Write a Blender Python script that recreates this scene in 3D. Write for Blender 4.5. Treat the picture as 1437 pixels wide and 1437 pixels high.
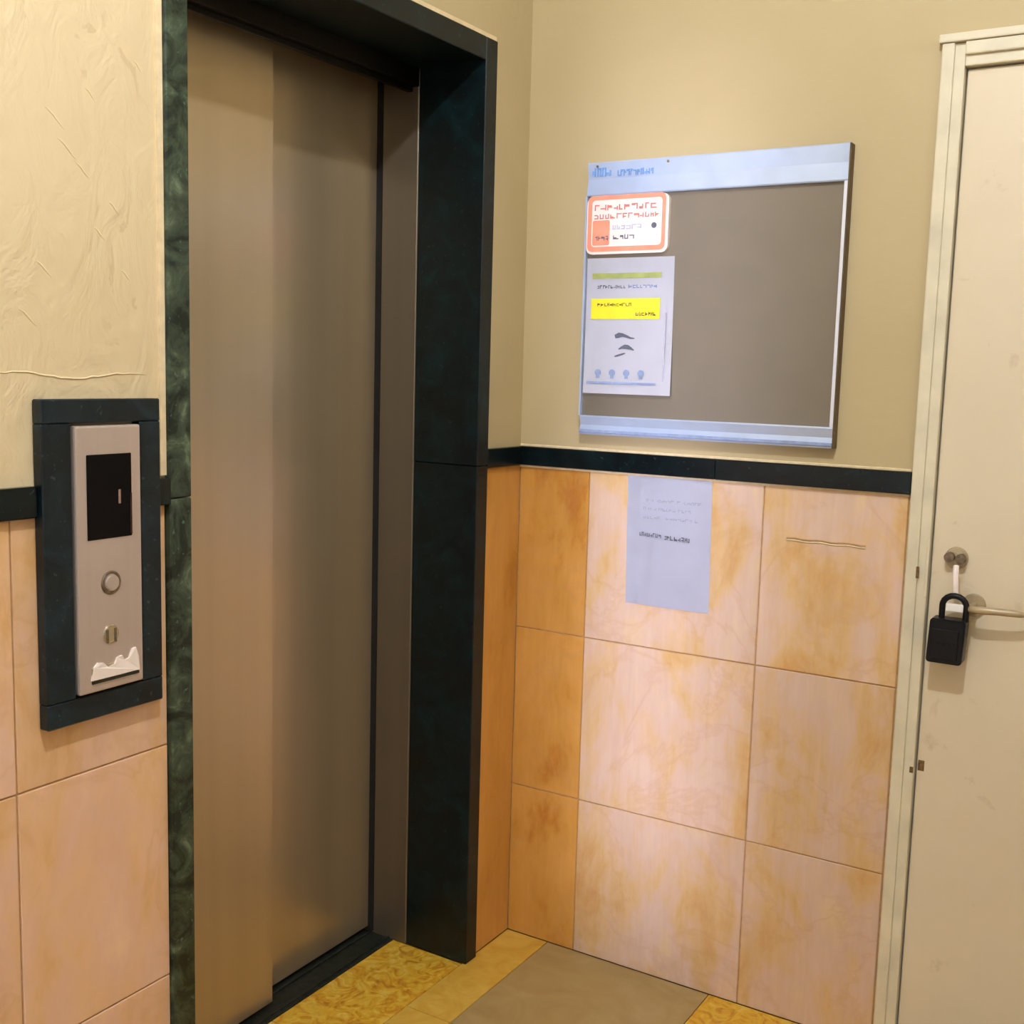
import bpy, bmesh, math, random
from mathutils import Vector, Matrix
random.seed(7)
for o in list(bpy.data.objects):
    bpy.data.objects.remove(o)
scene = bpy.context.scene
C = bpy.context.collection

# ------------------------------------------------------------------ camera
cam_data = bpy.data.cameras.new('camera')
cam = bpy.data.objects.new('camera', cam_data)
C.objects.link(cam)
right = Vector((0.85128704, 0.52401228, 0.02686096))
up = Vector((-0.08774823, 0.09170628, 0.9919124))
fwd = Vector((-0.51731096, 0.84675917, -0.12404952))
m = Matrix((right, up, -fwd)).transposed().to_4x4()
m.translation = Vector((1.46790, -2.43634, 1.46323))
cam.matrix_world = m
cam_data.sensor_width = 36
cam_data.lens = 1598.2 / 1437 * 36
cam_data.clip_start = 0.02
scene.camera = cam

# ------------------------------------------------------------------ world, lights, exposure
world = bpy.data.worlds.new('world')
scene.world = world
world.use_nodes = True
world.node_tree.nodes['Background'].inputs[0].default_value = (0.75, 0.85, 1.0, 1)
world.node_tree.nodes['Background'].inputs[1].default_value = 1.0
scene.view_settings.view_transform = 'Standard'
scene.view_settings.look = 'None'
scene.view_settings.gamma = 1
scene.view_settings.use_curve_mapping = False
scene.view_settings.exposure = 0.05

LAMP = (1.15, -1.85, 2.976)      # globe lamp, lit by its own glass (see the end)


def area(name, loc, target, sx, sy, power, color, shape='RECTANGLE', spread=180):
    d = bpy.data.lights.new(name, 'AREA')
    d.shape = shape
    d.size = sx
    d.size_y = sy
    d.energy = power
    d.color = color
    d.spread = math.radians(spread)
    o = bpy.data.objects.new(name, d)
    C.objects.link(o)
    o.location = loc
    v = Vector(target) - Vector(loc)
    o.rotation_euler = v.to_track_quat('-Z', 'Y').to_euler()
    return o


area('rear_fill_light', (1.0, -3.3, 3.10), (1.0, -3.3, 0), 0.3, 0.3, 3, (0.97, 1.0, 1.07), 'DISK')  # added fill from the unseen rear of the lobby
area('cool_band_light', (0.52, -3.96, 1.15), (0.37, 0, 1.15), 0.22, 2.0, 2.1, (0.76, 0.76, 1.0), spread=11)  # added narrow beam that makes the cool band on the back wall
area('cool_fill_light', (1.35, -3.9, 1.7), (0.9, 0, 1.2), 1.1, 1.2, 4, (0.86, 0.92, 1.0))  # added broad cool fill, no opening in the wall here


# ------------------------------------------------------------------ materials
def lin(c):
    return tuple(((x / 255) / 12.92 if x / 255 <= 0.04045 else ((x / 255 + 0.055) / 1.055) ** 2.4) for x in c) + (1,)


def new_mat(name):
    mt = bpy.data.materials.new(name)
    mt.use_nodes = True
    nt = mt.node_tree
    return mt, nt, nt.nodes['Principled BSDF']


def N(nt, t, **kw):
    n = nt.nodes.new(t)
    for k, v in kw.items():
        if k in n.inputs:
            n.inputs[k].default_value = v
        else:
            setattr(n, k, v)
    return n


def ramp(nt, src, stops):
    r = nt.nodes.new('ShaderNodeValToRGB')
    els = r.color_ramp.elements
    while len(els) < len(stops):
        els.new(0.5)
    for e, (p, c) in zip(els, stops):
        e.position = p
        e.color = c
    nt.links.new(src, r.inputs[0])
    return r


def coords(nt, scale=(1, 1, 1), per_object=False):
    tc = nt.nodes.new('ShaderNodeTexCoord')
    mp = nt.nodes.new('ShaderNodeMapping')
    mp.inputs['Scale'].default_value = scale
    nt.links.new(tc.outputs['Object'], mp.inputs[0])
    if per_object:
        oi = nt.nodes.new('ShaderNodeObjectInfo')
        mu = nt.nodes.new('ShaderNodeVectorMath')
        mu.operation = 'MULTIPLY'
        mu.inputs[1].default_value = (17, 23, 31)
        nt.links.new(oi.outputs['Random'], mu.inputs[0])
        nt.links.new(mu.outputs[0], mp.inputs['Location'])
    return mp.outputs[0]


def noise(nt, vec, scale, detail=4, rough=0.5, dist=0.0):
    n = nt.nodes.new('ShaderNodeTexNoise')
    n.inputs['Scale'].default_value = scale
    n.inputs['Detail'].default_value = detail
    n.inputs['Roughness'].default_value = rough
    n.inputs['Distortion'].default_value = dist
    nt.links.new(vec, n.inputs['Vector'])
    return n.outputs['Fac']


def mix(nt, fac, a, b, mode='MIX'):
    n = nt.nodes.new('ShaderNodeMix')
    n.data_type = 'RGBA'
    n.blend_type = mode
    if isinstance(fac, (int, float)):
        n.inputs[0].default_value = fac
    else:
        nt.links.new(fac, n.inputs[0])
    for i, s in ((6, a), (7, b)):
        if isinstance(s, tuple):
            n.inputs[i].default_value = s
        else:
            nt.links.new(s, n.inputs[i])
    return n.outputs[2]


def bump(nt, bsdf, h, strength, dist=0.01):
    b = nt.nodes.new('ShaderNodeBump')
    b.inputs['Strength'].default_value = strength
    b.inputs['Distance'].default_value = dist
    nt.links.new(h, b.inputs['Height'])
    nt.links.new(b.outputs[0], bsdf.inputs['Normal'])


def simple(name, col, rough=0.5, metal=0.0, grain=0.06, gscale=40, bstr=0.0):
    mt, nt, b = new_mat(name)
    v = coords(nt)
    f = noise(nt, v, gscale)
    c = lin(col)
    d = tuple(x * (1 - grain * 2) for x in c[:3]) + (1,)
    l = tuple(min(1, x * (1 + grain * 2)) for x in c[:3]) + (1,)
    r = ramp(nt, f, [(0.3, d), (0.7, l)])
    nt.links.new(r.outputs[0], b.inputs['Base Color'])
    b.inputs['Roughness'].default_value = rough
    b.inputs['Metallic'].default_value = metal
    if bstr:
        bump(nt, b, f, bstr, 0.002)
    return mt


# plaster, with trowel swirls
def plaster(name, c1, c2, strength, marks):
    mt, nt, b = new_mat(name)
    v = coords(nt)
    big = noise(nt, v, 3.0, 3)
    base = ramp(nt, big, [(0.3, lin(c1)), (0.7, lin(c2))])
    col = base.outputs[0]
    vs = coords(nt, (1, 5, 3.2))
    sw = noise(nt, vs, 2.3, 3, 0.55, 2.6)
    if marks:
        k = ramp(nt, sw, [(0.33, (1, 1, 1, 1)), (0.36, (0, 0, 0, 1))])
        sp = noise(nt, v, 7, 2)
        k2 = ramp(nt, sp, [(0.52, (0, 0, 0, 1)), (0.6, (1, 1, 1, 1))])
        mu = nt.nodes.new('ShaderNodeMath')
        mu.operation = 'MULTIPLY'
        nt.links.new(k.outputs[0], mu.inputs[0])
        nt.links.new(k2.outputs[0], mu.inputs[1])
        mm = nt.nodes.new('ShaderNodeMath')
        mm.operation = 'MULTIPLY'
        mm.inputs[1].default_value = 0.35
        nt.links.new(mu.outputs[0], mm.inputs[0])
        col = mix(nt, mm.outputs[0], col, lin((176, 148, 104)))
    nt.links.new(col, b.inputs['Base Color'])
    b.inputs['Roughness'].default_value = 0.62
    fine = noise(nt, v, 60, 3)
    ad = nt.nodes.new('ShaderNodeMath')
    ad.operation = 'MULTIPLY_ADD'
    ad.inputs[1].default_value = 0.12
    nt.links.new(fine, ad.inputs[0])
    nt.links.new(sw, ad.inputs[2])
    bump(nt, b, ad.outputs[0], strength, 0.012)
    return mt


M_plaster_left = plaster('cream_trowelled_plaster', (208, 187, 144), (214, 193, 151), 0.32, True)
M_plaster = plaster('cream_plaster', (184, 165, 121), (190, 171, 127), 0.10, False)
M_patch = simple('patched_plaster', (232, 212, 168), 0.7, 0, 0.04, 30, 0.3)


# stone wall tiles
def tile_mat(name, stretch, tones):
    mt, nt, b = new_mat(name)
    v = coords(nt, (1, 1, 1), True)
    vs = coords(nt, stretch, True)
    a = noise(nt, coords(nt, (1.6, 1.6, 0.8), True), 5.0, 6, 0.62, 0.3)
    base = ramp(nt, a, [(0.30, lin(tones[0])), (0.42, lin(tones[1])), (0.56, lin(tones[2])), (0.74, lin(tones[3]))])
    st = noise(nt, vs, 5, 4, 0.6, 0.4)
    sr = ramp(nt, st, [(0.3, (0.92, 0.89, 0.84, 1)), (0.7, (1, 1, 1, 1))])
    col = mix(nt, 1.0, base.outputs[0], sr.outputs[0], 'MULTIPLY')
    vein = noise(nt, v, 3.0, 5, 0.6, 0.9)
    vr = ramp(nt, vein, [(0.47, (0, 0, 0, 1)), (0.5, (1, 1, 1, 1)), (0.53, (0, 0, 0, 1))])
    mm = nt.nodes.new('ShaderNodeMath')
    mm.operation = 'MULTIPLY'
    mm.inputs[1].default_value = 0.22
    nt.links.new(vr.outputs[0], mm.inputs[0])
    col = mix(nt, mm.outputs[0], col, lin((192, 142, 88)))
    oi = nt.nodes.new('ShaderNodeObjectInfo')
    hv = nt.nodes.new('ShaderNodeHueSaturation')
    mr = nt.nodes.new('ShaderNodeMapRange')
    mr.inputs['To Min'].default_value = 0.95
    mr.inputs['To Max'].default_value = 1.05
    nt.links.new(oi.outputs['Random'], mr.inputs[0])
    nt.links.new(mr.outputs[0], hv.inputs['Value'])
    nt.links.new(col, hv.inputs['Color'])
    nt.links.new(hv.outputs[0], b.inputs['Base Color'])
    b.inputs['Roughness'].default_value = 0.38
    b.inputs['Specular IOR Level'].default_value = 0.4
    bump(nt, b, a, 0.08, 0.004)
    return mt


M_tile = tile_mat('peach_marble_tile', (9, 9, 1.0), [(212, 162, 96), (220, 184, 132), (222, 192, 172), (228, 200, 154)])
M_tile_corner = tile_mat('darkened_corner_tile', (9, 9, 1.0), [(184, 118, 38), (204, 148, 66), (212, 156, 78), (208, 152, 70)])  # deeper ochre puts the dark side of the daylight band into the colour
M_tile_left = tile_mat('pink_marble_tile', (3, 3, 1.5), [(214, 166, 106), (224, 182, 136), (224, 184, 156), (232, 196, 156)])
M_grout = simple('tile_grout', (184, 146, 98), 0.85, 0, 0.08, 80)
M_mortar_line = simple('light_grout', (226, 204, 160), 0.7, 0, 0.05, 50)


def green_marble(name, dark, lite, amount, rough=0.22):
    mt, nt, b = new_mat(name)
    v = coords(nt, (1, 1, 1), True)
    a = noise(nt, v, 14, 6, 0.65, 1.2)
    r = ramp(nt, a, [(0.42, lin(dark)), (0.58, lin(tuple((d + l) // 2 for d, l in zip(dark, lite)))), (0.72, lin(lite))])
    g = noise(nt, v, 90, 2)
    gr = ramp(nt, g, [(0.66, (0, 0, 0, 1)), (0.74, (amount, amount, amount, 1))])
    col = mix(nt, gr.outputs[0], r.outputs[0], lin((96, 122, 104)))
    nt.links.new(col, b.inputs['Base Color'])
    b.inputs['Roughness'].default_value = rough
    b.inputs['Specular IOR Level'].default_value = 0.35
    return mt


M_green = green_marble('dark_green_marble', (4, 13, 14), (9, 38, 40), 0.12, 0.4)
M_green_face = green_marble('mottled_green_marble', (16, 28, 20), (112, 126, 98), 0.6, 0.35)
M_green_trim = green_marble('polished_green_marble', (5, 13, 15), (14, 36, 38), 0.1)
M_green_panel = green_marble('green_granite_surround', (8, 18, 22), (26, 46, 54), 0.25, 0.35)


def brushed(name, col, rough, aniso, sc, metal=1.0, var=0.12, detail=1):
    mt, nt, b = new_mat(name)
    v = coords(nt, sc)
    f = noise(nt, v, 6, detail, 0.5)
    c = lin(col)
    r = ramp(nt, f, [(0.3, tuple(x * (1 - var) for x in c[:3]) + (1,)), (0.7, tuple(min(1, x * (1 + var)) for x in c[:3]) + (1,))])
    nt.links.new(r.outputs[0], b.inputs['Base Color'])
    b.inputs['Metallic'].default_value = metal
    rr = nt.nodes.new('ShaderNodeMapRange')
    rr.inputs['To Min'].default_value = rough * 0.95
    rr.inputs['To Max'].default_value = rough * 1.05
    nt.links.new(f, rr.inputs[0])
    nt.links.new(rr.outputs[0], b.inputs['Roughness'])
    b.inputs['Anisotropic'].default_value = aniso
    return mt


M_steel = brushed('brushed_steel_door', (180, 162, 130), 0.29, 0.0, (3.2, 3.2, 0.06), 0.6, 0.035)
M_steel_shade = brushed('shaded_steel_header', (46, 42, 36), 0.45, 0.0, (2, 30, 30))  # steel coloured dark to carry the shade under the lift head
M_steel_jamb = brushed('brushed_steel_jamb', (120, 110, 94), 0.38, 0.0, (4, 4, 0.1), 0.6, 0.04)
M_plate = brushed('satin_steel_plate', (196, 180, 168), 0.42, 0.0, (10, 10, 0.6), 0.55, 0.03)
M_chrome = brushed('polished_metal', (210, 202, 184), 0.25, 0.0, (8, 8, 8), 1.0, 0.05)
M_lever = simple('cream_metal_lever', (176, 158, 124), 0.4, 0.25, 0.08, 20)
M_gunmetal = simple('dull_grey_metal', (120, 104, 84), 0.45, 0.6, 0.2, 120)
M_board = brushed('satin_grey_board', (124, 114, 96), 0.42, 0.0, (2, 2, 2), 0.35, 0.03)
M_rail = brushed('blue_white_anodised_rail', (190, 206, 232), 0.32, 0.0, (3, 3, 3), 0.35, 0.05)
M_rail_hi = brushed('bright_rail_lip', (226, 228, 236), 0.3, 0.0, (3, 3, 3), 0.2, 0.03)
M_edge_shade = simple('shaded_board_edge', (92, 74, 46), 0.5, 0.3)  # dark colour stands in for the shaded side face of the board
M_black = simple('black_plastic', (12, 12, 14), 0.4, 0, 0.2, 30)
M_glassblack = simple('black_display_glass', (5, 4, 5), 0.45, 0, 0.1, 20)
M_glassblack.node_tree.nodes['Principled BSDF'].inputs['Specular IOR Level'].default_value = 0.12
M_black.node_tree.nodes['Principled BSDF'].inputs['Specular IOR Level'].default_value = 0.25
M_redglow = simple('dark_red_display_film', (44, 12, 10), 0.2, 0)
M_display_mark = simple('pale_display_mark', (150, 120, 104), 0.4, 0)
M_white = simple('white_paint', (236, 232, 224), 0.4, 0, 0.03)
M_paper = simple('white_paper', (234, 234, 240), 0.6, 0, 0.015, 12)
M_paper2 = simple('lavender_white_paper', (220, 222, 236), 0.6, 0, 0.02, 9)
M_signwhite = simple('sign_white', (240, 226, 214), 0.45, 0, 0.02)
M_orange = simple('salmon_orange_print', (238, 150, 118), 0.45, 0, 0.05, 30)
M_redtext = simple('faded_red_print', (206, 120, 104), 0.5, 0, 0.1, 60)
M_greytext = simple('grey_print', (96, 98, 112), 0.5, 0, 0.1, 60)
M_blacktext = simple('dark_print', (58, 52, 66), 0.5, 0, 0.1, 60)
M_bluetext = simple('blue_print', (112, 158, 214), 0.5, 0, 0.1, 60)
M_bluegrey = simple('blue_grey_print', (140, 156, 190), 0.5, 0, 0.08, 60)
M_palegrey = simple('pale_grey_print', (186, 188, 204), 0.5, 0, 0.05, 60)
M_yellow = simple('yellow_highlight_print', (240, 224, 36), 0.5, 0, 0.03, 20)
M_olive = simple('olive_print', (84, 74, 14), 0.5, 0, 0.1, 60)
M_green_print = simple('olive_green_print', (160, 168, 92), 0.5, 0, 0.08, 40)
M_ceiling = simple('ceiling_paint', (205, 204, 201), 0.8, 0, 0.02)
M_hall = plaster('hall_plaster', (186, 182, 173), (192, 188, 180), 0.1, False)
M_rust = simple('rusty_chip', (104, 78, 42), 0.8, 0, 0.3, 150)
M_dark_gap = simple('dark_gap', (20, 17, 14), 0.8)
M_sill = simple('dark_worn_sill', (46, 50, 42), 0.45, 0.5, 0.2, 60)
M_red = simple('red_trace', (150, 60, 50), 0.6)


def emis(name, col, s):
    mt, nt, b = new_mat(name)
    b.inputs['Base Color'].default_value = col
    b.inputs['Emission Color'].default_value = col
    b.inputs['Emission Strength'].default_value = s
    return mt


M_fill_lamp = emis('fill_lamp_glass', (1, 0.86, 0.64, 1), 5)  # glow of the added rear fill lamp
M_globe = emis('lit_globe_glass', (0.96, 1.0, 1.09, 1), 2450)
M_glow_pane = emis('glowing_fill_pane', (0.75, 0.86, 1, 1), 3)  # glow of the added rear window


def door_paint():
    mt, nt, b = new_mat('cream_door_paint')
    v = coords(nt)
    a = noise(nt, v, 2.2, 4, 0.6)
    base = ramp(nt, a, [(0.3, lin((214, 198, 166))), (0.7, lin((222, 207, 176)))])
    s = noise(nt, v, 11, 5, 0.6, 0.6)
    k = ramp(nt, s, [(0.26, (0.45, 0.45, 0.45, 1)), (0.36, (0, 0, 0, 1))])
    col = mix(nt, k.outputs[0], base.outputs[0], lin((170, 140, 100)))
    nt.links.new(col, b.inputs['Base Color'])
    b.inputs['Roughness'].default_value = 0.42
    bump(nt, b, s, 0.06, 0.003)
    return mt


M_door = door_paint()
M_frame = simple('cream_frame_paint', (216, 206, 176), 0.4, 0, 0.05, 12, 0.08)


def floor_mat(name, cols, sc, contrast=True):
    mt, nt, b = new_mat(name)
    v = coords(nt, (1, 1, 1), True)
    w = noise(nt, v, sc, 4, 0.55, 2.2)
    r = ramp(nt, w, [(0.32, lin(cols[0])), (0.46, lin(cols[1])), (0.56, lin(cols[2])), (0.68, lin(cols[3]))])
    nt.links.new(r.outputs[0], b.inputs['Base Color'])
    b.inputs['Roughness'].default_value = 0.4
    bump(nt, b, w, 0.05, 0.002)
    return mt


M_floor_y = floor_mat('yellow_swirled_floor_tile', [(190, 126, 38), (216, 162, 42), (222, 180, 58), (230, 192, 92)], 22)
M_floor_s = floor_mat('plain_yellow_floor_tile', [(204, 156, 54), (212, 168, 66), (216, 176, 76), (222, 184, 86)], 9)
M_floor_b = floor_mat('brown_floor_tile', [(162, 136, 84), (168, 142, 90), (170, 146, 94), (176, 150, 102)], 6)
M_floor_j = simple('floor_joint', (150, 116, 56), 0.8)


# ------------------------------------------------------------------ mesh helpers
def bm_box(bm, x0, x1, y0, y1, z0, z1, bevel=0.0, seg=1):
    vs = [bm.verts.new(p) for p in ((x0, y0, z0), (x1, y0, z0), (x1, y1, z0), (x0, y1, z0),
                                    (x0, y0, z1), (x1, y0, z1), (x1, y1, z1), (x0, y1, z1))]
    fs = [bm.faces.new([vs[i] for i in f]) for f in ((3, 2, 1, 0), (4, 5, 6, 7), (0, 1, 5, 4), (1, 2, 6, 5), (2, 3, 7, 6), (3, 0, 4, 7))]
    if bevel:
        es = {e for f in fs for e in f.edges}
        bmesh.ops.bevel(bm, geom=list(es), offset=bevel, segments=seg, affect='EDGES', profile=0.6)


def bm_cyl(bm, p, axis, r, h, seg=32, r2=None, bevel=0.0):
    rot = Vector(axis).to_track_quat('Z', 'Y').to_matrix().to_4x4()
    mt = Matrix.Translation(Vector(p) + Vector(axis).normalized() * h / 2) @ rot
    g = bmesh.ops.create_cone(bm, cap_ends=True, segments=seg, radius1=r, radius2=r if r2 is None else r2, depth=h, matrix=mt)
    if bevel:
        es = {e for v in g['verts'] for e in v.link_edges if len([f for f in e.link_faces if len(f.verts) > 4]) == 1}
        bmesh.ops.bevel(bm, geom=list(es), offset=bevel, segments=2, affect='EDGES')


def bm_tube(bm, pts, r, seg=12, rr=None):
    rings = []
    n = len(pts)
    pts = [Vector(p) for p in pts]
    prev = None
    for i, p in enumerate(pts):
        t = (pts[min(i + 1, n - 1)] - pts[max(i - 1, 0)]).normalized()
        a = prev if prev is not None else (Vector((0, 0, 1)) if abs(t.z) < 0.9 else Vector((1, 0, 0)))
        u = (a - t * a.dot(t)).normalized()
        w = t.cross(u)
        prev = u
        q = rr[i] if rr else r
        rings.append([bm.verts.new(p + (u * math.cos(k * 2 * math.pi / seg) + w * math.sin(k * 2 * math.pi / seg)) * q) for k in range(seg)])
    for a, b in zip(rings, rings[1:]):
        for k in range(seg):
            bm.faces.new((a[k], a[(k + 1) % seg], b[(k + 1) % seg], b[k]))
    bm.faces.new(rings[0][::-1])
    bm.faces.new(rings[-1])


def round_rect(x0, x1, z0, z1, r, seg=6):
    pts = []
    for cx, cz, a0 in ((x1 - r, z1 - r, 0), (x0 + r, z1 - r, 90), (x0 + r, z0 + r, 180), (x1 - r, z0 + r, 270)):
        for k in range(seg + 1):
            a = math.radians(a0 + 90 * k / seg)
            pts.append((cx + r * math.cos(a), cz + r * math.sin(a)))
    return pts


def bm_prism_y(bm, pts, y0, y1):
    """outline of (x, z) points extruded between y0 and y1"""
    a = [bm.verts.new((x, y0, z)) for x, z in pts]
    b = [bm.verts.new((x, y1, z)) for x, z in pts]
    bm.faces.new(a)
    bm.faces.new(b[::-1])
    n = len(pts)
    for i in range(n):
        bm.faces.new((a[i], b[i], b[(i + 1) % n], a[(i + 1) % n]))


def obj(name, bm, mat, parent=None, smooth=False):
    bmesh.ops.recalc_face_normals(bm, faces=bm.faces[:])
    me = bpy.data.meshes.new(name)
    bm.to_mesh(me)
    bm.free()
    me.materials.append(mat)
    if smooth:
        for p in me.polygons:
            p.use_smooth = True
        try:
            me.set_sharp_from_angle(angle=math.radians(35))
        except Exception:
            pass
    o = bpy.data.objects.new(name, me)
    C.objects.link(o)
    if parent:
        o.parent = parent
        o.matrix_parent_inverse = Matrix.Translation(-Vector(parent.get('base', (0, 0, 0))))
    return o


def box(name, dims, mat, parent=None, bevel=0.0, seg=1):
    bm = bmesh.new()
    bm_box(bm, *dims, bevel, seg)
    return obj(name, bm, mat, parent)


def thing(name, label, cat=None, loc=(0, 0, 0), group=None, kind=None):
    o = bpy.data.objects.new(name, None)
    o.empty_display_size = 0.05
    C.objects.link(o)
    o.location = loc
    o['base'] = list(loc)
    o['label'] = label
    if cat:
        o['category'] = cat
    if group:
        o['group'] = group
    if kind:
        o['kind'] = kind
    return o


def structure(name, label, cat, loc=(0, 0, 0)):
    return thing(name, label, cat, loc, None, 'structure')


# common dimensions (metres); corner of the two walls is the origin
W = 2.15           # width of the lobby
L = -4.0           # rear wall
H = 3.15
ZT, ZB = 1.275, 1.229        # green band of the wainscot
YA, YB = -1.137, -0.168      # outer edges of the lift surround
YIA, YIB = -1.090, -0.215    # its opening
HT, HI = 2.20, 2.15          # outer top and soffit of the surround
J1, J2 = 0.400, 0.815        # tile courses
BK = 0.006                   # thickness of the tiles


def tiles_x(parent, xs, zs, mats, g=0.0015):
    """tiles on the back wall (facing -y)"""
    for i in range(len(xs) - 1):
        for j in range(len(zs) - 1):
            proud = random.uniform(0, 0.0012)
            box('tile', (xs[i] + g, xs[i + 1] - g, -proud, 0.012, zs[j] + g, zs[j + 1] - g), mats[i], parent, 0.0012)


def tiles_y(parent, ys, zs, mat, g=0.0015, sx=1, x=0.0):
    for i in range(len(ys) - 1):
        for j in range(len(zs) - 1):
            proud = random.uniform(0, 0.0012)
            box('tile', tuple(sorted((x - sx * 0.012, x + sx * proud))) + (ys[i] + g, ys[i + 1] - g, zs[j] + g, zs[j + 1] - g), mat, parent, 0.0012)


# ------------------------------------------------------------------ floor
fl = structure('floor', 'floor of yellow swirled tiles with a plain brown tile against the back wall', 'floor')
box('screed', (-0.36, W + 0.1, L - 0.1, 0.1, -0.08, -0.006), M_floor_j, fl)
g = 0.001
T = 0.4425
xs = [0.0, 0.122] + [0.122 + T * k for k in range(1, 5)]
xs[-1] = min(xs[-1], W)
ys = [0.0] + [-T * k for k in range(1, 10)]
ys[-1] = -T * 9
for i in range(len(xs) - 1):
    for j in range(len(ys) - 1):
        x0, x1, y1, y0 = xs[i], min(xs[i + 1], W), ys[j], ys[j + 1]
        brown = i > 0 and (i + j) % 2 == 1
        mt = M_floor_b if brown else (M_floor_s if i == 0 else M_floor_y)
        box('tile', (x0 + g, x1 - g, y0 + g, y1 - g, -0.007, random.uniform(0, .0008)), mt, fl, 0.001)
for y0, y1 in ((YIA, -0.66), (-0.66, YIB)):
    box('tile', (-0.212, -g, y0 + g, y1 - g, -0.007, 0.0), M_floor_y, fl, 0.001)

# ------------------------------------------------------------------ left wall
wl = structure('wall_left', 'left wall with the lift: cream trowelled plaster over pink marble tiles', 'wall')
bm = bmesh.new()
bm_box(bm, -0.11, 0.0, L, YA, ZB + 0.02, H)
obj('plaster', bm, M_plaster_left, wl)
bm = bmesh.new()
bm_box(bm, -0.11, 0.0, YA, YB, HT, H)
bm_box(bm, -0.11, 0.0, YB, 0.0, ZB + 0.02, H)
obj('plaster', bm, M_plaster, wl)
bm = bmesh.new()
bm_box(bm, -0.11, -0.0025, L, YA, 0, ZB + 0.02)
bm_box(bm, -0.11, -0.0025, YB, 0.0, 0, ZB + 0.02)
obj('tile_bed', bm, M_grout, wl)
zs = [0, J1, J2, ZB]
tiles_y(wl, [-3.99, -3.53, -3.11, -2.69, -2.27, -1.85, -1.425, YA], zs, M_tile_left)
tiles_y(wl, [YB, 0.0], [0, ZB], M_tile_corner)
# repaired plaster strip and the raised crack above the call panel
bm = bmesh.new()
pts = []
for k in range(26):
    t = k / 25
    pts.append((0.0005, -1.46 + t * 0.285, 1.437 + 0.004 * math.sin(t * 9) + random.uniform(-.0012, .0012)))
bm_tube(bm, pts, 0.002, 6, [0.0004 + 0.0010 * math.sin(math.pi * min(1, (k + 1) / 26)) for k in range(26)])
obj('plaster_ridge', bm, M_patch, wl, True)
for (y, z, s) in ((-1.33, 1.78, 1.0), (-1.30, 1.75, 0.8), (-1.35, 1.82, 1.1), (-1.24, 1.70, .6), (-1.27, 1.66, .7),
                  (-1.37, 1.60, .8), (-1.40, 1.53, .9), (-1.22, 1.60, .6), (-1.19, 1.92, .5), (-1.28, 1.86, .6)):
    bm = bmesh.new()
    bm_tube(bm, [(0.0002, y + k * 0.006 * s, z - k * 0.0045 * s + 0.002 * math.sin(k)) for k in range(6)], 0.001, 5,
            [0.0005, 0.0010, 0.0014, 0.0014, 0.0009, 0.0004])
    obj('plaster_mark', bm, M_patch, wl, True)

# ------------------------------------------------------------------ back wall
wb = structure('wall_back', 'back wall of plain cream plaster over peach marble tiles', 'wall')
DX0, DX1 = 0.994, 1.84       # door leaf
DZ = 2.075
bm = bmesh.new()
bm_box(bm, -0.11, 0.95, 0.0, 0.12, ZB + 0.02, H)
bm_box(bm, 0.95, DX1 + 0.045, 0.0, 0.12, 2.12, H)
bm_box(bm, DX1 + 0.045, W + 0.1, 0.0, 0.12, 0, H)
obj('plaster', bm, M_plaster, wb)
box('tile_bed', (-0.11, 0.95, 0.0025, 0.12, 0, ZB + 0.02), M_grout, wb)
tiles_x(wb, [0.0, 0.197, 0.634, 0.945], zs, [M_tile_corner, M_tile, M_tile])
# chipped horizontal groove on the right-hand top tile
bm = bmesh.new()
pts = [(0.690 + 0.172 * k / 14, -0.0012, 1.112 + 0.0012 * math.sin(k * 1.3)) for k in range(15)]
bm_tube(bm, pts, 0.0016, 6)
obj('scratch_line', bm, M_grout, wb, True)
bm = bmesh.new()
bm_tube(bm, [(x, y, z - 0.0042) for x, y, z in pts], 0.0018, 6)
obj('scratch_lip', bm, M_mortar_line, wb, True)

# ------------------------------------------------------------------ other walls, ceiling, added rear window
wr = structure('wall_right', 'plain cream wall on the right, outside the picture', 'wall')
box('plaster', (W, W + 0.1, L, 0.0, 0, H), M_hall, wr)
wre = structure('wall_rear', 'plain cream wall behind the viewer', 'wall')
bm = bmesh.new()
bm_box(bm, -0.11, 0.36, L - 0.1, L, 0, H)
bm_box(bm, 0.68, W + 0.1, L - 0.1, L, 0, H)
bm_box(bm, 0.36, 0.68, L - 0.1, L, 2.5, H)
obj('plaster', bm, M_hall, wre)
wn = structure('added_window_1', 'added tall narrow glowing window, unseen behind the viewer', 'window')  # window added as a source for the cool band
bm = bmesh.new()
for d in ((0.36, 0.38, 0, 2.5), (0.66, 0.68, 0, 2.5), (0.36, 0.68, 0, 0.05), (0.36, 0.68, 2.45, 2.5)):
    bm_box(bm, d[0], d[1], L - 0.07, L + 0.01, d[2], d[3])
obj('added_window_frame', bm, M_frame, wn)
box('added_glow_pane', (0.38, 0.66, L - 0.05, L - 0.04, 0.05, 2.45), M_glow_pane, wn)
ce = structure('ceiling', 'plain cream ceiling', 'ceiling')
box('slab', (-0.36, W + 0.1, L - 0.1, 0.12, H, H + 0.1), M_ceiling, ce)

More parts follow.
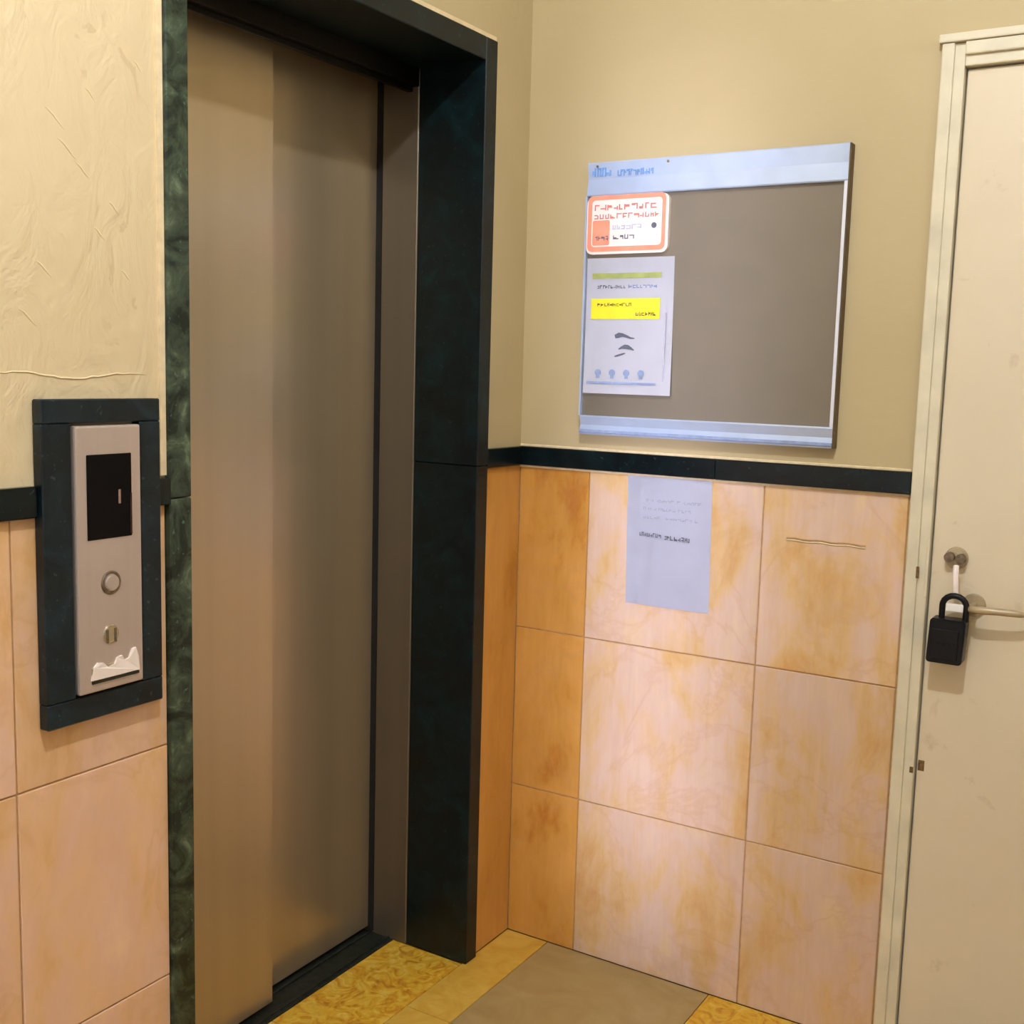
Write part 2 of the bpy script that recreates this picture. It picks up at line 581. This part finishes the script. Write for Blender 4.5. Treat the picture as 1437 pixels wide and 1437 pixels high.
# ------------------------------------------------------------------ green marble wainscot band
TP = 0.013
tb = structure('trim_1', 'dark green marble band along the back wall above the tiles', 'wall trim')
box('marble_strip', (0.0, 0.520, -TP, 0.004, ZB, ZT), M_green_trim, tb, 0.0015)
box('marble_strip', (0.5205, 0.949, -TP, 0.004, ZB, ZT), M_green_trim, tb, 0.0015)
tl = structure('trim_2', 'dark green marble band on the left wall, cut by the call panel', 'wall trim')
box('marble_strip', (-0.004, TP, -2.7, -1.387, ZB, ZT), M_green_trim, tl, 0.0015)
box('marble_strip', (-0.004, TP + .002, -1.163, YA + 0.0, ZB - 0.002, ZT - .004), M_green_trim, tl, 0.0015)
box('marble_strip', (-0.004, TP, L, -2.701, ZB, ZT), M_green_trim, tl, 0.0015)
ts = structure('trim_3', 'short dark green marble band between lift surround and corner', 'wall trim')
box('marble_strip', (-0.004, TP - .001, YB, -TP, ZB, ZT), M_green_trim, ts, 0.0015)
tg = structure('trim_4', 'thin grout line under the green marble band of the back wall', 'wall trim')
box('grout_bead', (0.0, 0.946, -0.0035, 0.002, ZB - 0.006, ZB), M_mortar_line, tg, 0.001)
box('grout_bead', (0.0, 0.946, -0.003, 0.002, ZT, ZT + 0.006), M_mortar_line, tg, 0.001)

# ------------------------------------------------------------------ lift surround (dark green marble)
PF = 0.012
sr_ = structure('trim_5', 'dark green marble surround framing the steel lift door', 'door surround')
# right jamb: reveal slabs and face slabs, two lengths each
for z0, z1 in ((0, 1.235), (1.2365, HT)):
    box('marble_slab', (-0.172, PF, YIB, YB, z0, z1 if z1 < 2 else HT), M_green, sr_, 0.002)
for z0, z1 in ((0, 1.235), (1.2365, HT)):
    box('marble_slab', (-0.172, PF, YA, YIA, z0, z1), M_green_face, sr_, 0.002)
box('marble_slab', (-0.172, PF, YIA + .0005, YIB - .0005, HI, HT), M_green, sr_, 0.002)
# pale mortar edge around the surround
bm = bmesh.new()
bm_box(bm, 0, 0.004, YA - 0.012, YA, ZT, HT + 0.012)
bm_box(bm, 0, 0.004, YA, YB + 0.006, HT, HT + 0.012)
bm_box(bm, 0, 0.005, YB, YB + 0.006, 0, HT)
obj('mortar_edge', bm, M_mortar_line, sr_)

# ------------------------------------------------------------------ lift door
dl = structure('door_1', 'brushed steel sliding lift door in a dark green marble surround', 'lift door')
box('door_panel', (-0.28, -0.25, YIA - 0.03, -0.617, 0.012, 2.2), M_steel, dl, 0.0015)
box('door_panel', (-0.325, -0.296, -0.66, YIB + 0.06, 0.012, 2.2), M_steel, dl, 0.0015)
box('steel_jamb', (-0.277, -0.1722, YIB - 0.002, YIB + 0.03, 0, 2.2), M_steel_jamb, dl, 0.002)
box('steel_jamb', (-0.277, -0.1722, YIA - 0.03, YIA + 0.002, 0, 2.2), M_steel_jamb, dl, 0.002)
box('shadow_gap_strip', (-0.295, -0.2775, YIB - 0.001, YIB + 0.03, 0.006, 2.2), M_dark_gap, dl)  # dark strip standing in for the shadow gap between panel and jamb
bm = bmesh.new()
bm_box(bm, -0.222, -0.1722, YIA, YIB, 2.11, 2.19, 0.002)
bm_box(bm, -0.205, -0.190, YIA, YIB, 2.10, 2.112, 0.001)
obj('steel_header', bm, M_steel_shade, dl)
box('shaft_back', (-0.36, -0.34, YIA - 0.1, YIB + 0.2, -0.006, 2.3), M_dark_gap, dl)
box('shaft_side', (-0.34, -0.172, YIB + 0.12, YIB + 0.14, -0.006, 2.3), M_dark_gap, dl)
box('shaft_side', (-0.34, -0.172, YIA - 0.09, YIA - 0.07, -0.006, 2.3), M_dark_gap, dl)
box('shaft_top', (-0.34, -0.111, YIA - 0.1, YIB + 0.14, 2.22, 2.24), M_dark_gap, dl)
bm = bmesh.new()
bm_box(bm, -0.333, -0.213, YIA, YIB, -0.006, 0.002, 0.001)
for x in (-0.227, -0.285):
    bm_box(bm, x - 0.004, x + 0.004, YIA, YIB, 0.002, 0.006, 0.001)
obj('door_sill', bm, M_sill, dl)

# ------------------------------------------------------------------ call panel
cp = thing('call_panel', 'lift call panel, pale steel plate in a dark green stone frame on the left wall', 'call panel', (0.0, -1.27, 0.905))
A0, A1, B0, B1 = -1.385, -1.165, 0.905, 1.402       # stone frame
S0, S1, U0, U1 = -1.331, -1.209, 0.948, 1.362       # steel plate
SP = 0.022
for d in ((A0, A1, U1 + .004, B1), (A0, A1, B0, U0 - .004), (A0, S0 - .003, U0 - .004, U1 + .004), (S1 + .003, A1, U0 - .004, U1 + .004)):
    box('stone_frame', (0.001, SP, d[0], d[1], d[2], d[3]), M_green_panel, cp, 0.002)
pl = box('steel_plate', (0.001, SP + 0.004, S0, S1, U0, U1), M_plate, cp, 0.0035, 2)
# display window
bm = bmesh.new()
bm_box(bm, SP + 0.0035, SP + 0.0055, -1.312, -1.228, 1.187, 1.318, 0.001)
dsp = obj('display_window', bm, M_glassblack, cp)
box('floor_indicator', (SP + 0.0055, SP + 0.0062, -1.2545, -1.250, 1.240, 1.262), M_display_mark, dsp, 0.0003)
box('red_edge_film', (SP + 0.0055, SP + 0.006, -1.232, -1.2285, 1.19, 1.255), M_redglow, dsp)
# round button with ring
def torus(bm, c, R, r, seg=32, s2=8):
    rings = []
    for i in range(seg):
        a = 2 * math.pi * i / seg
        ring = []
        for k in range(s2):
            b = 2 * math.pi * k / s2
            q = R + r * math.cos(b)
            ring.append(bm.verts.new((c[0] + r * math.sin(b), c[1] + q * math.cos(a), c[2] + q * math.sin(a))))
        rings.append(ring)
    for i in range(seg):
        a, b = rings[i], rings[(i + 1) % seg]
        for k in range(s2):
            bm.faces.new((a[k], a[(k + 1) % s2], b[(k + 1) % s2], b[k]))
bm = bmesh.new()
bm_cyl(bm, (SP + 0.003, -1.270, 1.117), (1, 0, 0), 0.013, 0.006, 32, None, 0.0015)
bt = obj('call_button', bm, M_plate, cp, True)
bm = bmesh.new()
torus(bm, (SP + 0.004, -1.270, 1.117), 0.0165, 0.0024)
obj('button_ring', bm, M_gunmetal, bt, True)
# key switch: bezel, barrel and the bright top
bm = bmesh.new()
torus(bm, (SP + 0.004, -1.272, 1.036), 0.013, 0.002)
bm_cyl(bm, (SP + 0.003, -1.272, 1.036), (1, 0, 0), 0.012, 0.003, 28)
ks = obj('key_switch', bm, M_chrome, cp, True)
for dy in (-0.0075, 0.0075):
    box('key_slot', (SP + 0.006, SP + 0.0072, -1.272 + dy - 0.002, -1.272 + dy + 0.002, 1.022, 1.044), M_gunmetal, ks, 0.0004)
# small rating plate at the foot with raised letters-like studs
rp = box('rating_plate', (SP + 0.003, SP + 0.0052, -1.309, -1.219, 0.966, 0.988), M_chrome, cp, 0.0008)
rag = [(-1.311, .968), (-1.219, .968), (-1.2195, .990), (-1.226, 1.006), (-1.233, 1.004), (-1.239, .991), (-1.247, .989),
       (-1.253, .998), (-1.262, .996), (-1.268, .986), (-1.279, .984), (-1.288, .992), (-1.299, .995), (-1.306, .988)]
bm = bmesh.new()
a = [bm.verts.new((SP + 0.0062 + 0.0012 * (k % 2), y_, z_)) for k, (y_, z_) in enumerate(rag)]
b = [bm.verts.new((SP + 0.0035, y_, z_)) for y_, z_ in rag]
bm.faces.new(a)
for k in range(len(rag)):
    q = (k + 1) % len(rag)
    bm.faces.new((a[k], a[q], b[q], b[k]))
obj('torn_sticker', bm, M_signwhite, rp)
box('plate_line', (SP + 0.004, SP + 0.0062, -1.309, -1.219, 0.962, 0.966), M_sill, rp)

# ------------------------------------------------------------------ notice board on the back wall
nb = thing('notice_board', 'square grey metal notice board with pale blue rails above the green band', 'notice board', (0.48, 0.0, 1.314))
XL, XR, ZL, ZU = 0.178, 0.784, 1.315, 1.944
box('back_panel', (XL, XR, -0.0165, -0.001, ZL, ZU), M_board, nb, 0.001)


def rail(name, z0, z1, mat, tilt):
    """extruded channel along x with a sloped, lipped profile"""
    bm = bmesh.new()
    prof = [(-0.001, z0), (-0.026, z0), (-0.0275, z0 + 0.003), (-0.0275 + tilt, z0 + (z1 - z0) * 0.5), (-0.0275, z1 - 0.003), (-0.026, z1), (-0.001, z1)]
    a = [bm.verts.new((XL, y, z)) for y, z in prof]
    b = [bm.verts.new((XR, y, z)) for y, z in prof]
    bm.faces.new(a)
    bm.faces.new(b[::-1])
    for i in range(len(prof)):
        j = (i + 1) % len(prof)
        bm.faces.new((a[i], b[i], b[j], a[j]))
    return obj(name, bm, mat, nb)


top = rail('top_rail', 1.868, ZU, M_rail, 0.004)
bot = rail('bottom_rail', ZL, 1.360, M_rail, 0.005)
box('rail_lip', (XL, XR, -0.030, -0.026, 1.3195, 1.327), M_bluegrey, bot, 0.0008)
box('side_edge', (XR - 0.0075, XR, -0.0265, -0.001, 1.360, 1.868), M_rail_hi, nb, 0.0006)
box('side_plate', (XR, XR + 0.0035, -0.027, -0.001, ZL, ZU), M_edge_shade, nb, 0.0005)
box('side_edge', (XL - 0.004, XL + 0.0005, -0.0265, -0.001, 1.360, 1.868), M_rail, nb, 0.0005)


def marks(bm, x0, x1, z, h, y, n, seed, fill=0.8, th=0.0004, slant=0.0):
    """a row of illegible blurred print: short uneven strokes"""
    rnd = random.Random(seed)
    x = x0
    w0 = (x1 - x0) / n
    while x < x1 - w0 * 0.4:
        w = w0 * rnd.uniform(0.5, 0.9)
        if rnd.random() > fill:
            x += w0 * 0.6
            continue
        zz = z + slant * (x - x0)
        sw = min(w * 0.3, h * 0.2)
        kind = rnd.randrange(5)
        if kind in (0, 1, 3):
            bm_box(bm, x, x + sw, y - th, y, zz, zz + h * rnd.uniform(0.75, 1))
        if kind in (1, 2, 4):
            bm_box(bm, x + w - sw, x + w, y - th * 0.98, y, zz, zz + h * rnd.uniform(0.6, 1))
        if kind != 4:
            q = zz + h * rnd.choice((0.0, 0.4, 0.75))
            bm_box(bm, x, x + w, y - th * 0.96, y, q, q + h * 0.2)
        if kind in (0, 2, 4):
            q = zz + h * rnd.choice((0.2, 0.6))
            bm_box(bm, x, x + w * rnd.uniform(.6, 1), y - th * 0.94, y, q, q + h * 0.2)
        x += w + w0 * rnd.uniform(0.12, 0.3)


bm = bmesh.new()
marks(bm, 0.190, 0.245, 1.912, 0.020, -0.0262, 4, 3, 1.0, 0.0016)
marks(bm, 0.255, 0.345, 1.910, 0.015, -0.0262, 9, 4, 1.0, 0.0016)
obj('rail_print', bm, M_bluetext, top)
bm = bmesh.new()
for x in (0.203, 0.38):
    bm_cyl(bm, (x, -0.0262, 1.9345), (0, -1, 0), 0.003, 0.0025, 10)
obj('rail_screws', bm, M_gunmetal, top)['kind'] = 'stuff'

# orange-framed sign
YS = -0.0165
sg = thing('orange_framed_sign', 'small rounded sign with salmon orange border on the notice board, above the yellow-banded notice', 'sign', (0.28, YS, 1.733))
bm = bmesh.new()
bm_prism_y(bm, round_rect(0.180, 0.387, 1.735, 1.8665, 0.016), YS - 0.011, YS - 0.0005)
obj('sign_plate', bm, M_signwhite, sg)
bm = bmesh.new()
o_ = round_rect(0.183, 0.380, 1.741, 1.868, 0.013)
i_ = round_rect(0.193, 0.371, 1.752, 1.858, 0.009)
yf = YS - 0.0113
a = [bm.verts.new((x, yf - 0.0006, z)) for x, z in o_]
b = [bm.verts.new((x, yf - 0.0006, z)) for x, z in i_]
a2 = [bm.verts.new((x, yf, z)) for x, z in o_]
b2 = [bm.verts.new((x, yf, z)) for x, z in i_]
n = len(a)
for k in range(n):
    q = (k + 1) % n
    bm.faces.new((a[k], a[q], b[q], b[k]))
    bm.faces.new((a[k], a2[k], a2[q], a[q]))
    bm.faces.new((b[k], b[q], b2[q], b2[k]))
obj('orange_border', bm, M_orange, sg)
bm = bmesh.new()
bm_prism_y(bm, round_rect(0.196, 0.240, 1.755, 1.812, 0.004), yf - 0.0005, yf)
obj('orange_patch', bm, M_orange, sg)
bm = bmesh.new()
marks(bm, 0.200, 0.362, 1.834, 0.014, yf - 0.0005, 9, 11, 1.0)
marks(bm, 0.200, 0.362, 1.815, 0.012, yf - 0.0005, 11, 12, 1.0)
obj('red_print', bm, M_redtext, sg)
bm = bmesh.new()
marks(bm, 0.248, 0.325, 1.790, 0.011, yf - 0.0005, 6, 13, 1.0)
obj('grey_print', bm, M_palegrey, sg)
bm = bmesh.new()
marks(bm, 0.204, 0.236, 1.766, 0.011, yf - 0.0008, 3, 14, 1.0)
marks(bm, 0.250, 0.312, 1.768, 0.011, yf - 0.0005, 4, 15, 0.9)
bm_cyl(bm, (0.352, yf, 1.796), (0, -1, 0), 0.0065, 0.0008, 14)
obj('dark_print', bm, M_greytext, sg)['kind'] = 'stuff'

# white notice with yellow band
nt_ = thing('white_notice', 'white notice sheet with a yellow highlighted band, lower left of the notice board', 'notice', (0.29, YS, 1.413))
bm = bmesh.new()
# sheet, its foot bowed slightly off the board
rows = 10
X0, X1 = 0.180, 0.402
vs = []
for k in range(rows + 1):
    t = k / rows
    z = 1.727 - t * 0.314
    bow = 0.0015 + 0.0070 * t * t
    vs.append([bm.verts.new((X0 + (0.003 * t), YS - bow, z)), bm.verts.new((X1 + 0.006 * t, YS - bow - 0.001 * t, z))])
fr = [bm.faces.new((vs[k][0], vs[k + 1][0], vs[k + 1][1], vs[k][1])) for k in range(rows)]
bmesh.ops.solidify(bm, geom=fr, thickness=-0.0008)
obj('sheet', bm, M_paper, nt_)


def ysheet(z):
    t = (1.727 - z) / 0.314
    return YS - (0.0015 + 0.0070 * t * t) - 0.002 * t - 0.0009


def band(name, x0, x1, z0, z1, mat, dy=0.0):
    y = min(ysheet(z0), ysheet(z1)) - dy
    return box(name, (x0, x1, y - 0.0004, y + 0.0006, z0, z1), mat, nt_)


band('heading_band', 0.196, 0.372, 1.680, 1.692, M_green_print)
bm = bmesh.new()
marks(bm, 0.210, 0.285, 1.657, 0.008, ysheet(1.657), 9, 21, 1.0)
obj('grey_print', bm, M_greytext, nt_)
bm = bmesh.new()
marks(bm, 0.290, 0.368, 1.657, 0.009, ysheet(1.657), 8, 22, 1.0)
obj('blue_print', bm, M_bluegrey, nt_)
band('yellow_band', 0.196, 0.372, 1.586, 1.634, M_yellow)
bm = bmesh.new()
marks(bm, 0.212, 0.300, 1.616, 0.008, ysheet(1.586) - 0.0004, 10, 23, 1.0)
marks(bm, 0.312, 0.364, 1.594, 0.009, ysheet(1.586) - 0.0004, 6, 24, 1.0)
obj('olive_print', bm, M_olive, nt_)['kind'] = 'stuff'
bm = bmesh.new()
y = ysheet(1.53)
# curled emblem in the middle of the sheet, blurred: two sweeping strokes and a bar
bm_tube(bm, [(0.262 + 0.010 * k, y, 1.546 + 0.004 * math.sin(k * 1.0)) for k in range(6)], 0.003, 6, [0.004, 0.006, 0.004, 0.003, 0.002, 0.001])
bm_tube(bm, [(0.272 + 0.008 * k, y, 1.517 + 0.006 * math.sin(k * 0.7)) for k in range(6)], 0.003, 6, [0.001, 0.003, 0.005, 0.005, 0.003, 0.001])
bm_tube(bm, [(0.262 + 0.007 * k, y, 1.500 + 0.002 * k) for k in range(5)], 0.002, 6, [0.001, 0.002, 0.002, 0.002, 0.001])
for v in bm.verts:
    v.co.y = y + (v.co.y - y) * 0.15
obj('emblem', bm, M_greytext, nt_)
for k in range(4):
    x = 0.222 + k * 0.037
    bm = bmesh.new()
    bm_cyl(bm, (x, ysheet(1.455) - 0.0002, 1.462), (0, -1, 0), 0.008, 0.0006, 12)
    bm_box(bm, x - 0.004, x + 0.004, ysheet(1.455) - 0.0008, ysheet(1.455), 1.449, 1.456)
    obj('icon', bm, M_bluegrey, nt_)
band('foot_line', 0.192, 0.372, 1.436, 1.441, M_bluegrey)
band('border_line', 0.388, 0.3905, 1.445, 1.600, M_palegrey)

# paper on the tiles
pp = thing('paper_sheet', 'blank-looking lavender white paper with one dark line, taped to the tiles below the board', 'paper', (0.41, 0.0, 0.915))
bm = bmesh.new()
cols, rws = 6, 8
grid = []
for j in range(rws + 1):
    t = j / rws
    row = []
    for i in range(cols + 1):
        s = i / cols
        x = 0.300 + s * 0.212 + 0.006 * t
        z = 1.226 - t * 0.308 + 0.006 * s * 0
        yy = -0.0026 - 0.0018 * math.sin(s * math.pi) * (0.4 + t)
        row.append(bm.verts.new((x, yy, z)))
    grid.append(row)
fr = []
for j in range(rws):
    for i in range(cols):
        fr.append(bm.faces.new((grid[j][i], grid[j + 1][i], grid[j + 1][i + 1], grid[j][i + 1])))
bmesh.ops.solidify(bm, geom=fr, thickness=-0.0004)
obj('sheet', bm, M_paper2, pp, True)
bm = bmesh.new()
marks(bm, 0.338, 0.398, 1.083, 0.010, -0.0062, 7, 31, 1.0, 0.0006, -0.03)
marks(bm, 0.402, 0.466, 1.079, 0.011, -0.0062, 7, 32, 1.0, 0.0006, -0.02)
obj('printed_line', bm, M_greytext, pp)
bm = bmesh.new()
for k, z in enumerate((1.165, 1.145, 1.125)):
    marks(bm, 0.345, 0.485 - 0.02 * (k % 2), z, 0.007, -0.0058, 14, 40 + k, 0.8, 0.0004)
obj('faint_print', bm, M_palegrey, pp)

# ------------------------------------------------------------------ cream door at the right
dr = structure('door_2', 'cream painted flat door in a cream frame at the right of the back wall', 'door')
box('door_leaf', (DX0 + 0.003, DX1 - 0.003, 0.006, 0.046, 0.006, DZ - 0.003), M_door, dr, 0.002)


def jamb(x0, x1, z0, z1, horizontal=False, flip=1):
    """two-step frame moulding"""
    bm = bmesh.new()
    if not horizontal:
        a, b = (x0, x0 + (x1 - x0) * 0.55) if flip > 0 else (x0 + (x1 - x0) * 0.45, x1)
        bm_box(bm, x0, x1, -0.010, 0.11, z0, z1, 0.0025, 2)
        bm_box(bm, a, b, -0.018, 0.0, z0, z1, 0.003, 2)
    else:
        bm_box(bm, x0, x1, -0.010, 0.11, z0, z1, 0.0025, 2)
        bm_box(bm, x0, x1, -0.018, 0.0, z0 + (z1 - z0) * 0.45, z1, 0.003, 2)
    return bm


obj('frame_post', jamb(0.9502, DX0, 0, DZ + 0.045), M_frame, dr)
obj('frame_post', jamb(DX1, DX1 + 0.045, 0, DZ + 0.045, flip=-1), M_frame, dr)
obj('frame_head', jamb(DX0, DX1, DZ, DZ + 0.045, True), M_frame, dr)
box('head_moulding', (0.944, DX1 + 0.05, -0.022, 0.0, DZ + 0.0455, DZ + 0.062), M_frame, dr, 0.003, 2)
bm = bmesh.new()
bm_box(bm, 0.9995, 1.012, 0.0045, 0.0065, 0.645, 0.668, 0.0008)
bm_box(bm, 0.986, 0.9935, -0.0112, -0.0095, 0.642, 0.655, 0.0006)
obj('paint_chip', bm, M_rust, dr)
box('strike_slot', (0.972, 0.978, -0.0185, -0.0165, 1.058, 1.082), M_rust, dr, 0.0006)
box('strike_plate', (0.9885, 0.9942, -0.0112, -0.0098, 1.02, 1.14), M_frame, dr, 0.0005)
# cylinder lock
bm = bmesh.new()
bm_cyl(bm, (1.045, 0.006, 1.105), (0, -1, 0), 0.0235, 0.010, 32, 0.021, 0.001)
lk = obj('lock_cylinder', bm, M_lever, dr, True)
bm = bmesh.new()
bm_cyl(bm, (1.034, -0.003, 1.108), (0, -1, 0), 0.010, 0.016, 20, None, 0.001)
bm_cyl(bm, (1.056, -0.003, 1.106), (0, -1, 0), 0.0105, 0.014, 20, None, 0.001)
obj('lock_barrels', bm, M_gunmetal, lk, True)
# lever handle: rose, neck, arm curving back
bm = bmesh.new()
bm_cyl(bm, (1.085, 0.006, 1.012), (0, -1, 0), 0.024, 0.008, 32, 0.022, 0.001)
rs = obj('handle_rose', bm, M_lever, dr, True)
bm = bmesh.new()
pts = [(1.085, 0.0, 1.012), (1.085, -0.030, 1.012), (1.087, -0.041, 1.012), (1.095, -0.047, 1.012), (1.11, -0.048, 1.013),
       (1.14, -0.047, 1.014), (1.165, -0.045, 1.014), (1.180, -0.040, 1.013), (1.186, -0.034, 1.012)]
bm_tube(bm, pts, 0.008, 16, [0.0075, 0.0075, 0.0078, 0.008, 0.0078, 0.0072, 0.0070, 0.0066, 0.0045])
obj('handle_lever', bm, M_lever, rs, True)

# black padlock-like box hanging from the handle
kb = thing('lock_box', 'small black lock box hanging by its shackle from the handle of the cream door', 'lock box', (1.05, -0.03, 0.897))
bm = bmesh.new()
bm_prism_y(bm, [(x + 0.10 * (z - 0.897) * 0.4, z) for x, z in round_rect(1.011, 1.080, 0.897, 0.988, 0.007, 4)], -0.062, -0.020)
bmesh.ops.bevel(bm, geom=[e for e in bm.edges if abs(e.verts[0].co.y - e.verts[1].co.y) < 1e-5 and e.calc_length() > 0], offset=0.003, segments=2, affect='EDGES')
bd = obj('box_body', bm, M_black, kb, True)
box('front_cover', (1.021, 1.072, -0.0655, -0.062, 0.906, 0.968), M_black, bd, 0.0015)
bm = bmesh.new()
for k in range(4):
    bm_cyl(bm, (1.030 + k * 0.011, -0.0655, 0.938), (0, -1, 0), 0.0038, 0.002, 12)
obj('code_dials', bm, M_black, bd)
bm = bmesh.new()
pts = [(1.033, -0.042, 0.985), (1.033, -0.042, 1.012)] + \
      [(1.056 - 0.023 * math.cos(math.radians(a)), -0.042, 1.014 + 0.021 * math.sin(math.radians(a))) for a in range(10, 180, 20)] + \
      [(1.079, -0.042, 1.012), (1.079, -0.042, 0.985)]
bm_tube(bm, pts, 0.0062, 12)
obj('shackle', bm, M_black, kb, True)
box('white_piece', (1.040, 1.074, -0.046, -0.040, 1.003, 1.019), M_white, kb, 0.002, 2)  # white piece inside the shackle loop
bm = bmesh.new()
bm_tube(bm, [(1.056, -0.034, 1.036), (1.054, -0.036, 1.055), (1.052, -0.032, 1.075), (1.050, -0.020, 1.092)], 0.006, 10)
obj('hanging_strap', bm, M_signwhite, kb, True)

# ------------------------------------------------------------------ ceiling lamps (above the frame; the rear one is added fill)
t = thing('ceiling_light', 'small lit globe lamp hanging from the ceiling in front of the lift door', 'ceiling light', (LAMP[0], LAMP[1], H))
bm = bmesh.new()
bm_cyl(bm, (LAMP[0], LAMP[1], H - 0.001), (0, 0, -1), 0.05, 0.018, 40, None, 0.002)
bm_cyl(bm, (LAMP[0], LAMP[1], H - 0.018), (0, 0, -1), 0.012, H - 0.018 - LAMP[2] - 0.06, 16)
obj('ceiling_rose', bm, M_white, t, True)
bm = bmesh.new()
bmesh.ops.create_uvsphere(bm, u_segments=24, v_segments=12, radius=0.032, matrix=Matrix.Translation(LAMP))
obj('globe', bm, M_globe, t, True)
t = thing('ceiling_light', 'added round flat fill lamp, unseen near the rear wall', 'ceiling light', (1.0, -3.3, H))  # added lamp body around the rear fill light
bm = bmesh.new()
bm_cyl(bm, (1.0, -3.3, H - 0.001), (0, 0, -1), 0.11, 0.018, 40, None, 0.002)
obj('base', bm, M_white, t, True)
bm = bmesh.new()
bm_cyl(bm, (1.0, -3.3, H - 0.019), (0, 0, -1), 0.10, 0.016, 40, 0.085, 0.003)
obj('diffuser', bm, M_fill_lamp, t, True)
